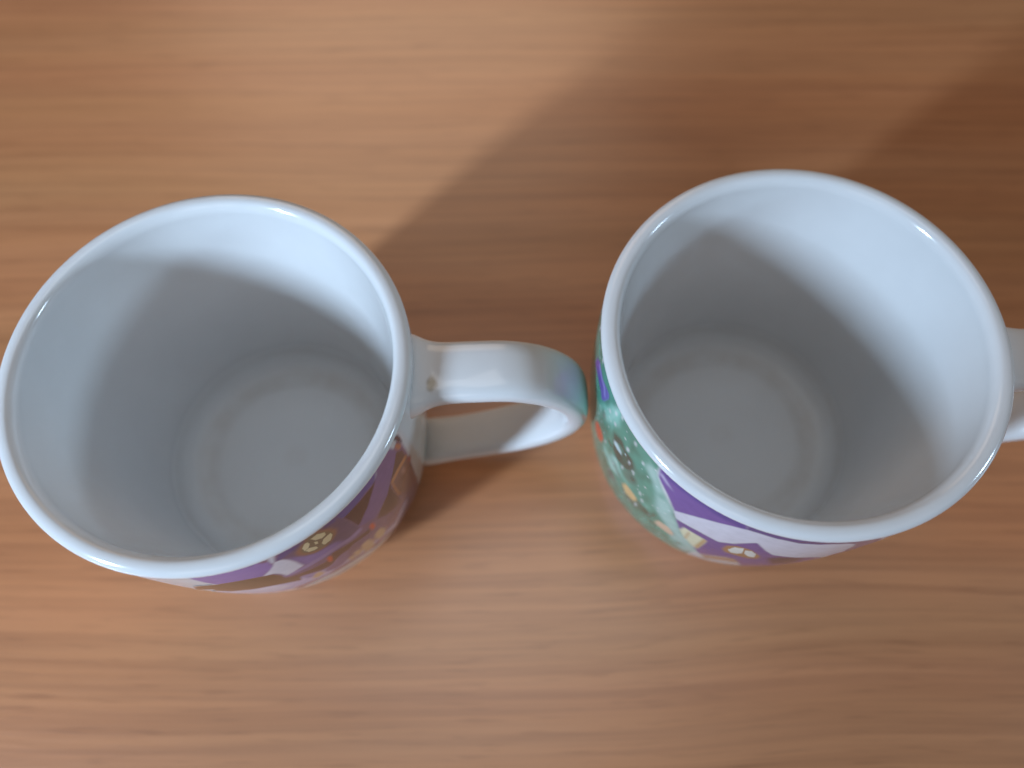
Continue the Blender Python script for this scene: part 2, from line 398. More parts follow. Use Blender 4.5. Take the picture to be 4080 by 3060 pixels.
# ------------------------------------------------------------------ printed pictures: flat ink on the wall,
# outlines as (degrees round the mug, height in mm)
PRINT_LEFT = [
 ('house',(122, 90, 108),2,[(-20,70.2),(-19.9,67.5),(-19.8,64.6),(-19.6,61.6),(-19.4,58.3),(-19.5,55.8),(-19.6,53.2),(-19.7,50.4),(-19.7,47.3),(-19.6,43.9),(-19.5,39.7),(-19.1,34.8),(-18.4,28.6),(-17,19.5),(-17.9,17),(-19.5,16.8),(-21.1,16.6),(-22.7,16.4),(-24.3,16.3),(-25.8,16.1),(-27.3,15.9),(-28.8,15.7),(-30.3,15.6),(-31.8,15.5),(-33.3,15.4),(-34.7,15.3),(-36.1,15.1),(-37.8,18.7),(-39.2,20.2),(-40.6,21.3),(-42,22.2),(-43.3,22.8),(-44.7,23.2),(-46,23.5),(-47.2,24.8),(-48.4,26),(-49.6,27),(-50.8,27.9),(-52,28.6),(-53.2,29.1),(-54.4,29.5),(-55.6,29.8),(-56.8,29.9),(-58,29.9),(-59.2,29.8),(-60.5,29.5),(-61.7,30),(-62.8,30.4),(-64,30.6),(-65.2,30.7),(-66.5,30.6),(-67.8,30.3),(-69.1,29.8),(-70.6,29.1),(-72.2,27.9),(-74,26.3),(-76.2,23.5),(-76.2,26.9),(-76.5,29.6),(-76.8,31.9),(-77.2,33.9),(-77.7,35.7),(-78.2,37.3),(-78.7,38.7),(-79.3,40),(-79.9,41.2),(-80.6,42.2),(-81.3,43.2),(-82,44),(-82.7,44.8),(-83.5,45.4),(-83.9,47),(-84.3,48.5),(-84.7,49.9),(-85.2,51.1),(-85.7,52.3),(-86.2,53.4),(-86.8,54.4),(-87.3,55.4),(-87.9,56.3),(-85,61),(-82.7,64.6),(-80.9,66.2),(-79.2,67.6),(-77.7,68.8),(-76.5,69.6),(-75.3,70.3),(-74.2,70.9),(-73.1,73),(-72.1,73),(-71.1,73),(-70.3,73),(-69.4,73),(-68.6,73),(-67.8,73),(-67,73),(-66.2,71),(-65.1,73),(-64.1,73),(-63,73),(-62,73),(-61.1,73),(-60.1,73),(-59.2,73),(-58.2,73),(-57.3,73),(-56.3,73),(-55.4,73),(-54.5,73),(-53.6,73),(-52.5,73),(-51.4,73),(-50.4,73),(-49.4,73),(-48.5,73),(-47.6,73),(-46.7,73),(-45.8,73),(-44.8,73),(-43.9,73),(-43,73),(-42.1,73),(-41.1,73),(-40.2,73),(-39.2,73),(-38.3,73),(-37.3,73),(-36.4,70.8),(-35.4,70.4),(-34.4,70),(-33.4,69.5),(-32.5,69.7),(-31.5,69.8),(-30.6,69.9),(-29.7,69.9),(-28.7,69.9),(-27.8,69.9),(-26.8,69.8),(-25.8,69.7),(-24.8,69.5),(-23.8,69.3),(-22.8,69.6),(-21.9,69.9),(-21,70.1)]),
 ('snow',(186, 172, 190),3,[(-26,32.3),(-27.1,30.6),(-28.2,28.6),(-29.3,26.3),(-30.6,25.5),(-31.9,24.5),(-33.1,23.3),(-34.4,21.8),(-35.7,20.1),(-37.2,22.2),(-38.6,24),(-40,25.5),(-41.4,26.7),(-42.7,27.6),(-44,28.5),(-45.3,29.1),(-46.5,29.6),(-47.8,29.9),(-49,30.1),(-50.3,30.2),(-51.4,31.1),(-52.5,31.7),(-53.7,32.3),(-54.8,32.8),(-55.9,33.1),(-57.1,33.3),(-58.2,33.5),(-59.4,33.5),(-60.6,33.4),(-61.8,33.1),(-63,32.7),(-64.3,32.2),(-65.4,32.7),(-66.5,33),(-67.7,33.2),(-68.9,33.3),(-70.1,33.2),(-71.4,33),(-72.8,32.5),(-74.2,31.8),(-75.9,30.6),(-77.7,28.8),(-78.8,29.3),(-80,29.5),(-81.3,29.3),(-82.9,28.5),(-85.5,25.5),(-86.8,25.4),(-87.4,26.7),(-88.1,28),(-88.7,29.2),(-89.3,30.5),(-89.9,31.7),(-90.6,32.8),(-91.3,34),(-92,35.2),(-92.7,36.3),(-93.3,37.5),(-93.9,38.6),(-94.5,39.8),(-95.1,41),(-94.7,44.3),(-92.3,46.7),(-90.8,47.6),(-89.5,48.1),(-88.3,48.3),(-87.3,48.3),(-86.4,48.1),(-85.4,47.8),(-84.6,47.4),(-83.8,46.9),(-83,46.3),(-82.3,45.7),(-80.9,46.3),(-79.6,46.8),(-78.4,47.1),(-77.2,47.3),(-76.1,47.4),(-75,47.3),(-74,47.2),(-73,47),(-72,46.6),(-71,46.3),(-70,46),(-69,45.7),(-68,45.3),(-67.1,44.8),(-66.1,44.2),(-65.1,43.6),(-64.2,42.9),(-63.3,42.1),(-62.3,41.2),(-61.3,40.9),(-60.2,40.4),(-59.2,39.9),(-58.1,39.3),(-57.1,38.6),(-56,37.8),(-55,37),(-53.9,35.9),(-52.8,35.8),(-51.7,35.5),(-50.5,35.1),(-49.4,34.7),(-48.2,34.1),(-47.1,33.4),(-45.9,32.5),(-44.7,31.6),(-43.5,30.4),(-42.3,30.4),(-41.1,30.1),(-39.9,29.8),(-38.7,29.3),(-37.4,28.7),(-36.2,27.9),(-34.8,27),(-33.8,28.5),(-32.7,29.9),(-31.6,31.1),(-30.5,32.1),(-29.4,33),(-28.4,33.8)]),
 ('window',(80, 58, 50),2,[(-23.1,66.7),(-20.9,62.7),(-20.6,58.5),(-21.7,58.8),(-22.9,58.9),(-23.9,59),(-25,59.1),(-26.1,59.1),(-27.1,59),(-28.1,58.9),(-29.2,58.7),(-30.4,56.5),(-30.2,53.2),(-30.1,49.7),(-29.9,45.9),(-30.3,42.7),(-30.6,39.2),(-32.2,40.6),(-33.8,41.9),(-35.2,42.9),(-36.6,44.9),(-38,46.7),(-39.3,48.3),(-37.8,51),(-36.8,52),(-35.9,52.9),(-35,53.8),(-34,54.6),(-33.1,55.3),(-32.4,56.6),(-31.6,57.9),(-30.9,59),(-30.1,60.2),(-29.4,61.3),(-28.5,62.2),(-27.6,63.1),(-26.7,63.9),(-25.9,64.7),(-25,65.4),(-24,66.1)]),
 ('window',(126, 90, 80),2,[(-20.6,57.3),(-20.2,53.9),(-19.8,50.3),(-19.7,47.1),(-19.6,43.7),(-19.3,39.8),(-19,35.3),(-18.3,29.6),(-20.5,32.1),(-22.5,33.9),(-24.2,35.3),(-26.1,38.9),(-27.8,41.9),(-29.4,44.4),(-29.5,48.1),(-29.6,51.4),(-29.6,54.5),(-29.7,57.3),(-28.6,57.6),(-27.5,57.7),(-26.4,57.8),(-25.3,57.9),(-24.1,57.8),(-23,57.7),(-21.8,57.5)]),
 ('window',(176, 118, 76),1,[(-20.5,58.6),(-21.8,59),(-23.1,59.3),(-24.3,59.5),(-25.5,59.6),(-26.6,59.5),(-27.6,59.3),(-28.6,59),(-29.6,58.8),(-29.7,55.8),(-29.8,52.5),(-29.7,49.2),(-29.5,45.5),(-28.5,44.3),(-28.9,51.4),(-29,56.7),(-27.7,57),(-26.4,57.2),(-25,57.3),(-23.8,57.1),(-22.5,56.9),(-21.2,56.6),(-19.9,56.1)]),
 ('window',(160, 120, 105),2,[(-22.8,51.4),(-23.3,51),(-24,51.9),(-24.5,53.6),(-24.6,55.2),(-24.2,56.1),(-23.6,55.9),(-23,54.6),(-22.7,52.8)]),
 ('window',(178, 95, 84),2,[(-18.9,51.2),(-19.4,50.8),(-20,51.5),(-20.4,52.9),(-20.5,54.4),(-20.1,55.2),(-19.6,55.1),(-19,54),(-18.7,52.5)]),
 ('house',(116, 90, 124),1,[(-23.9,71),(-22.9,67.2),(-23.7,66.3),(-24.4,65.4),(-25.2,64.4),(-26,63.3),(-26.8,62.5),(-27.6,61.5),(-28.4,60.6),(-29.2,59.6),(-30.1,58.6),(-31,57.5),(-31.9,56.3),(-32.8,55.1),(-33.7,54.6),(-34.7,54),(-35.6,53.3),(-36.6,52.6),(-37.6,52.1),(-38.7,51.6),(-39.8,51),(-40.9,52.1),(-42,53.1),(-43.1,54),(-44.1,54.8),(-45.2,55.5),(-46.3,55.7),(-47.4,55.8),(-48.4,55.9),(-50.1,55),(-50.7,57),(-51.4,58.8),(-52,60.6),(-51.1,60.3),(-50.1,60.1),(-49.1,59.7),(-48.1,59.3),(-47.2,58.9),(-46.2,58.4),(-45.2,57.7),(-44.1,56.9),(-43.2,58),(-42.2,59),(-41.3,60),(-40.3,60.9),(-39.4,61.7),(-38.5,62.5),(-37.6,63.6),(-36.8,64.7),(-36,65.7),(-35.2,66.7),(-34.4,67.6),(-33.6,68.5),(-32.8,69.5),(-32.1,70.4),(-31.3,73),(-30.3,73),(-29.3,73),(-28.2,73),(-27.2,73),(-26.1,73),(-25,73)]),
 ('house',(84, 75, 130),2,[(-23.9,71),(-25,73),(-26.1,73),(-27.2,73),(-28.2,73),(-29.3,73),(-30.3,73),(-31.3,73),(-32.1,70.4),(-32.8,69.5),(-33.6,68.5),(-34.7,68.9),(-35.9,69.2),(-36.8,69.2),(-37.8,69.1),(-38.7,69),(-39.6,68.8),(-40.5,68.6),(-41.5,68.4),(-42.4,68.1),(-43.3,67.8),(-44.2,67.4),(-45.1,67.9),(-46,68.3),(-46.9,68.7),(-47.8,69),(-48.7,69.3),(-49.6,69.6),(-50.5,69.8),(-51.7,73),(-50.5,73),(-49.2,73),(-48.3,73),(-47.4,73),(-46.5,73),(-45.6,73),(-44.6,73),(-43.7,73),(-42.8,73),(-41.9,73),(-40.9,73),(-40,73),(-39.1,73),(-38.1,73),(-37.2,73),(-36.2,73),(-35.3,73),(-34.3,73),(-33.3,73),(-32.4,73),(-31.4,73),(-30.4,73),(-29.4,73),(-28.4,73),(-27.4,73),(-26.3,73),(-25.2,73),(-24.2,73)]),
 ('house',(180, 112, 80),1,[(-20.6,64.9),(-21.1,64.8),(-21.9,65.8),(-22.6,67.5),(-22.7,69),(-22.4,69.7),(-21.7,69.3),(-20.9,67.9),(-20.5,66.1)]),
 ('house',(48, 48, 62),1,[(-19.7,70.9),(-19.5,68),(-19.3,64.9),(-20.8,68.3),(-22.2,73),(-21,73)]),
 ('window',(66, 42, 44),1,[(-33.2,69.4),(-34.2,68),(-35.3,66.6),(-36.1,65.7),(-37,64.7),(-37.8,63.7),(-38.6,62.7),(-39.5,61.5),(-40.5,60.7),(-41.5,59.7),(-42.5,58.7),(-43.5,57.6),(-44.6,56.4),(-44.9,59.6),(-45.2,62.6),(-45.6,65.3),(-45.9,68),(-44.8,68.2),(-43.8,68.3),(-42.8,68.4),(-41.7,68.4),(-40.7,68.4),(-39.6,68.3),(-38.7,68.4),(-37.7,68.5),(-36.8,68.6),(-35.8,68.6),(-34.8,68.6)]),
 ('house',(96, 76, 98),1,[(-47.2,73),(-46.5,69.2),(-45.8,67.1),(-45.6,64.7),(-45.4,62.2),(-45.2,59.6),(-45,56.9),(-44.8,54.5),(-45.8,54.5),(-46.9,54.4),(-48,54.3),(-49,54.1),(-50.1,53.9),(-51.2,54.1),(-52.4,54.2),(-53.6,54.2),(-54.7,54.1),(-55.9,54),(-56.9,54.3),(-58,54.4),(-59,54.5),(-60.1,54.6),(-61.2,54.6),(-62.2,55.2),(-63.2,55.8),(-63.3,58.5),(-63.4,61.1),(-63.5,63.5),(-63.6,65.8),(-64.3,66.8),(-64.9,67.8),(-64.1,71),(-63,73),(-62,73),(-60.9,73),(-59.9,73),(-58.9,73),(-57.9,73),(-56.9,73),(-55.9,73),(-54.9,73),(-53.9,73),(-52.9,73),(-52,73),(-51,73),(-50.1,73),(-49.1,73),(-48.2,73)]),
 ('house',(128, 106, 152),3,[(-64,67.6),(-63.2,66.5),(-62.5,65.2),(-61.7,63.9),(-60.8,63.1),(-59.8,62.2),(-58.9,61.2),(-58,60.2),(-57,60),(-56.1,59.7),(-55.1,59.4),(-54.1,59.1),(-53.1,58.7),(-52.1,58.2),(-51.1,56.1),(-50.1,53.9),(-51.2,54.1),(-52.4,54.2),(-53.6,54.2),(-54.7,54.1),(-55.9,54),(-56.9,54.3),(-58,54.4),(-59,54.5),(-60.1,54.6),(-61.2,54.6),(-62.2,55.2),(-63.2,55.8),(-63.3,58.5),(-63.4,61.1),(-63.5,63.5),(-63.6,65.8)]),
 ('house',(76, 66, 118),2,[(-46.6,73),(-47.7,73),(-48.9,73),(-50.1,73),(-51,73),(-51.8,73),(-52.7,73),(-53.6,73),(-54.5,73),(-55.4,73),(-56.3,73),(-57.2,73),(-58.1,73),(-59,73),(-59.8,73),(-60.7,73),(-61.6,73),(-62.4,73),(-63.3,73),(-64.9,70.8),(-66.6,68.7),(-65.8,68.4),(-65,68),(-63.6,68.7),(-62.1,69.4),(-61.1,69.9),(-60.1,70.4),(-59.1,70.8),(-58.1,73),(-57.1,73),(-56.2,73),(-55.2,73),(-54.3,73),(-53.4,73),(-52.5,73),(-51.5,73),(-50.6,70.9),(-49.7,70.5),(-48.8,70.1),(-47.9,69.6)]),
 ('rosette',(142, 100, 72),2,[(-61.1,67.8),(-59.7,69.1),(-58.4,70.4),(-57.3,70.7),(-56.2,73),(-55.1,73),(-53.8,73),(-52.5,73),(-51.8,70.8),(-51,70),(-50.3,69.1),(-49.3,65.7),(-50.1,63.4),(-51.2,62.2),(-52.2,61.1),(-53.6,60.5),(-54.9,59.9),(-55.9,60),(-57,60.1),(-58,60.2),(-58.8,60.9),(-59.5,61.7),(-60.3,62.4),(-60.9,63.9),(-61.5,65.3)]),
 ('rosette',(120, 104, 78),1,[(-59.7,67),(-58,70.1),(-56.8,70.6),(-55.6,73),(-54.4,73),(-53.1,71),(-52.3,70),(-51.4,68.9),(-50.6,65.4),(-51.5,63.1),(-52.7,61.9),(-53.9,60.7),(-55.3,60.9),(-56.6,61),(-57.4,61.7),(-58.3,62.3),(-59.1,62.9),(-59.9,64.9)]),
 ('rosette',(208, 194, 146),0,[(-55.6,70.5),(-54.6,70.6),(-53.6,70.8),(-52.8,69.8),(-51.9,68.8),(-52.2,67.1),(-53.6,66.7),(-55,67.9)]),
 ('rosette',(208, 194, 146),0,[(-54.8,63.8),(-53.6,65.5),(-52.4,65.9),(-51.2,66.1),(-51.1,64.4),(-52.6,62),(-53.6,61.9),(-54.6,61.7)]),
 ('rosette',(208, 194, 146),0,[(-59.1,67.9),(-57.6,70),(-56.7,69.7),(-56.8,68),(-58,66.1),(-59.2,65.7)]),
 ('rosette',(208, 194, 146),0,[(-59.1,65.5),(-57.9,65.9),(-56.4,64.3),(-56.4,62.5),(-57.5,62.5),(-58.8,63.5)]),
 ('rosette',(208, 194, 146),0,[(-55.7,67.6),(-55,66.7),(-55.3,65.1),(-56,65.6)]),
 ('house',(142, 120, 154),2,[(-44.7,54.6),(-45.9,54.5),(-47.1,54.3),(-48.4,54),(-49.4,54.4),(-50.4,54.7),(-51.4,55),(-52.4,55.2),(-53.4,55.4),(-54.5,55.5),(-55.6,55.6),(-56.7,55.6),(-57.8,55.5),(-58.9,55.5),(-60,55.5),(-61.1,55.4),(-62.2,55.2),(-63.2,55.2),(-64.3,55.2),(-65.3,55.1),(-66.4,55),(-67.3,55.3),(-68.2,55.5),(-69.1,55.7),(-70.1,52.6),(-69.1,52.4),(-68.2,52.2),(-67.2,51.9),(-66.1,52.1),(-65,52.3),(-63.9,52.3),(-62.8,52.4),(-61.7,52.6),(-60.5,52.7),(-59.4,52.8),(-58.3,52.8),(-57.1,52.9),(-56,52.9),(-54.9,52.9),(-53.8,52.7),(-52.7,52.6),(-51.7,52.4),(-50.7,52.1),(-49.6,51.7),(-48.6,51.3),(-47.3,51.6),(-46,51.8),(-44.7,52)]),
 ('snow',(204, 200, 218),1,[(-64.9,67.8),(-64,65.8),(-63.7,63.8),(-63.4,61.6),(-63.4,58.8),(-63.4,55.8),(-64.9,55.3),(-66.3,54.7),(-67.8,54.1),(-69.3,53.4),(-69.6,56.9),(-70.1,58.4),(-70.6,59.7),(-71.5,59.9),(-72.5,60.1),(-73.4,60.2),(-71.7,62.2),(-70.2,64),(-68.7,65.6),(-66.8,68.2),(-65.8,68)]),
 ('snow',(200, 200, 220),1,[(-66.2,73),(-64.8,73),(-66.7,68.1),(-67.6,68.1),(-67.4,70.4)]),
 ('house',(132, 106, 158),1,[(-86.9,73),(-85.8,73),(-84.8,73),(-83.8,73),(-82.9,73),(-82,73),(-81.1,73),(-80,73),(-79,73),(-78,73),(-77,73),(-76.1,73),(-75.1,73),(-74.2,73),(-73.3,73),(-72.4,73),(-71.5,73),(-70.6,73),(-69.8,73),(-69,70.9),(-68.2,70.5),(-67.4,70.2),(-68.1,66.2),(-69.8,63.9),(-71.5,62.4),(-73.3,60.7),(-74.2,61.1),(-75,61.3),(-75.9,61.6),(-76.8,61.7),(-77.7,61.9),(-78.6,61.9),(-79.6,62.1),(-80.7,62.1),(-81.7,62.1),(-82.8,62),(-84,61.9),(-85.2,61.5),(-85.6,62.9),(-85.9,64.3),(-86.3,65.6),(-86.4,67.2),(-86.6,68.8),(-86.7,70.4)]),
 ('house',(84, 82, 120),1,[(-83.8,73),(-82.9,73),(-82,73),(-81.1,73),(-80.3,73),(-79.4,73),(-78.6,73),(-77.9,73),(-77.1,73),(-76.2,73),(-75.3,73),(-74.4,73),(-73.6,73),(-72.8,73),(-72,73),(-71.2,71),(-70.1,73),(-69,73),(-67.9,73),(-66.9,73),(-66.4,73),(-67.4,73),(-68.4,73),(-69.4,73),(-70.5,73),(-71.4,73),(-72.3,73),(-73.3,73),(-74.2,73),(-75.2,73),(-76.2,73),(-77.1,73),(-77.9,73),(-78.8,73),(-79.8,73),(-80.7,73),(-81.7,73),(-82.7,73)]),  # dark edge below the lip: shading put into the ink colour
 ('roof',(98, 72, 48),1,[(-92.7,59.2),(-91.2,60.2),(-89.8,60.8),(-88.5,61.2),(-87.4,61.4),(-86.3,61.5),(-85.2,61.5),(-84,61.9),(-82.8,62),(-81.7,62.1),(-80.7,62.1),(-79.6,62.1),(-78.6,61.9),(-77.7,61.8),(-76.8,61.6),(-76,61.4),(-75.1,61.1),(-74.3,60.8),(-73.5,60.4),(-72.3,59.8),(-71.1,59.1),(-70.7,57.5),(-70.3,55.7),(-70.9,50.7),(-69.9,50.2),(-68.9,49.6),(-68,48.9),(-67,48.2),(-69.5,41.2),(-70.3,42.1),(-71.2,43),(-72,43.7),(-72.8,44.4),(-73.7,45),(-74.5,45.6),(-75.4,46),(-76.5,46.5),(-77.5,46.8),(-78.6,47.1),(-79.7,47.2),(-80.9,47.2),(-82.1,47.1),(-83.2,47.4),(-84.3,47.6),(-85.4,47.6),(-86.7,47.4),(-88.1,46.9),(-88.9,48),(-89.7,48.9),(-90.6,49.6),(-91.7,50),(-90.3,53.4),(-91.7,53.1),(-93.4,52.3),(-95.6,50.5),(-98.7,47.3)]),
 ('roof',(92, 60, 50),2,[(-70.4,50.5),(-69.4,50.2),(-68.4,49.8),(-67.4,49.3),(-66.3,49.4),(-65.2,49.3),(-64.2,49.2),(-63.2,49),(-62.2,48.8),(-60.9,48.8),(-59.7,48.6),(-58.5,48.4),(-56.9,50.5),(-55.4,52.3),(-54.3,52),(-53.3,51.5),(-52.2,51),(-51.2,50.5),(-50,50.2),(-48.7,49.8),(-47.5,49.4),(-46.3,49),(-45.2,48.6),(-44,48),(-42.9,47.4),(-43.7,44.4),(-44.9,45.2),(-46.1,45.8),(-47.3,46.4),(-48.5,46.9),(-49.7,47.4),(-50.9,46.7),(-52.2,45.8),(-53.6,46.1),(-55,46.2),(-56.1,45.1),(-57.3,43.9),(-58.6,42.5),(-59.7,42.8),(-60.8,42.9),(-61.9,42.9),(-62.9,43.6),(-63.8,44.2),(-64.7,44.7),(-65.7,45.1),(-66.6,46.3),(-67.5,47.4),(-68.5,48.4),(-69.4,49.3),(-70.2,50.3),(-71,51.1),(-71.7,51.9),(-72.5,52.7),(-73.3,53.3),(-72.4,55.5),(-71.7,54),(-71.1,52.3)]),
 ('house',(128, 100, 130),2,[(-62.2,40),(-60.9,41),(-59.7,41.8),(-58.6,42.5),(-57.3,43.9),(-56.1,45.1),(-55,46.2),(-53.6,46.1),(-52.2,45.8),(-53.4,39.7),(-54.8,37.6),(-56.3,35.1),(-57.5,34.9),(-58.6,34.6),(-59.9,34.2),(-60.8,35.4),(-61.7,36.4),(-62.6,37.3)]),
 ('house',(150, 130, 160),2,[(-65.7,45.1),(-64.8,44),(-63.9,42.8),(-63.1,41.5),(-62.2,40),(-64.6,38.2),(-65.6,38.9),(-66.5,39.4),(-67.5,39.9),(-68,43.3),(-68.5,46.3),(-67.5,46),(-66.6,45.6)]),
 ('house',(205, 88, 50),1,[(-57.1,47.2),(-57.8,45.6),(-58.4,45.5),(-58.5,46.9),(-58.2,49.1),(-57.6,51),(-56.9,51.8),(-56.5,51.2),(-56.6,49.4)]),
 ('house',(205, 84, 52),1,[(-41.4,45.3),(-42,44.2),(-42.6,44.6),(-42.9,46.3),(-42.8,48.4),(-42.3,49.9),(-41.7,50.2),(-41.3,49.2),(-41.1,47.3)]),
 ('house',(200, 166, 122),2,[(-43,39.2),(-41.7,39.4),(-40.4,39.5),(-39.1,33),(-40.8,27.8),(-42,28.5),(-43.2,29.1),(-43.9,35.3)]),
 ('house',(200, 166, 122),2,[(-48.5,40.3),(-47.1,40.4),(-45.7,40.3),(-44.7,34.6),(-45.6,27.2),(-46.8,27.6),(-48,27.8),(-49.2,27.9),(-49.8,35.4)]),
 ('house',(200, 166, 122),2,[(-52,39.4),(-50.8,38.8),(-49.6,38.1),(-49.9,32.4),(-51.3,32.1),(-52.6,31.6)]),
 ('house',(200, 166, 122),2,[(-53.9,38.3),(-52.3,36.1),(-53.3,31.1),(-54.9,33.6)]),
 ('house',(200, 166, 122),2,[(-64.5,42.2),(-63,41.8),(-63,36.8),(-64.3,36.1),(-65.7,35.1),(-66.6,36),(-67.5,36.7)]),
 ('snow',(204, 194, 206),2,[(-95.9,41.4),(-92.9,44.7),(-90.9,46.1),(-89.4,46.7),(-88.1,46.9),(-86.7,47.4),(-85.4,47.6),(-84.3,47.6),(-83.2,47.4),(-82.1,47.1),(-80.9,47.1),(-79.8,47),(-78.7,46.8),(-77.7,46.4),(-76.7,46),(-75.7,45.4),(-75.1,43.6),(-74.6,41.7),(-74.1,39.5),(-73.7,37.2),(-74.9,36.7),(-76.3,36),(-77.8,35),(-79.5,33.6),(-81.5,31.4),(-83,31),(-84.9,29.6),(-87.6,26.7),(-88.3,28.1),(-89,29.5),(-89.7,30.8),(-90.4,32.1),(-91.1,33.3),(-91.8,34.5),(-92.4,35.7),(-93.1,37),(-93.7,38.2),(-94.5,39.6),(-95.4,41.2)]),
]
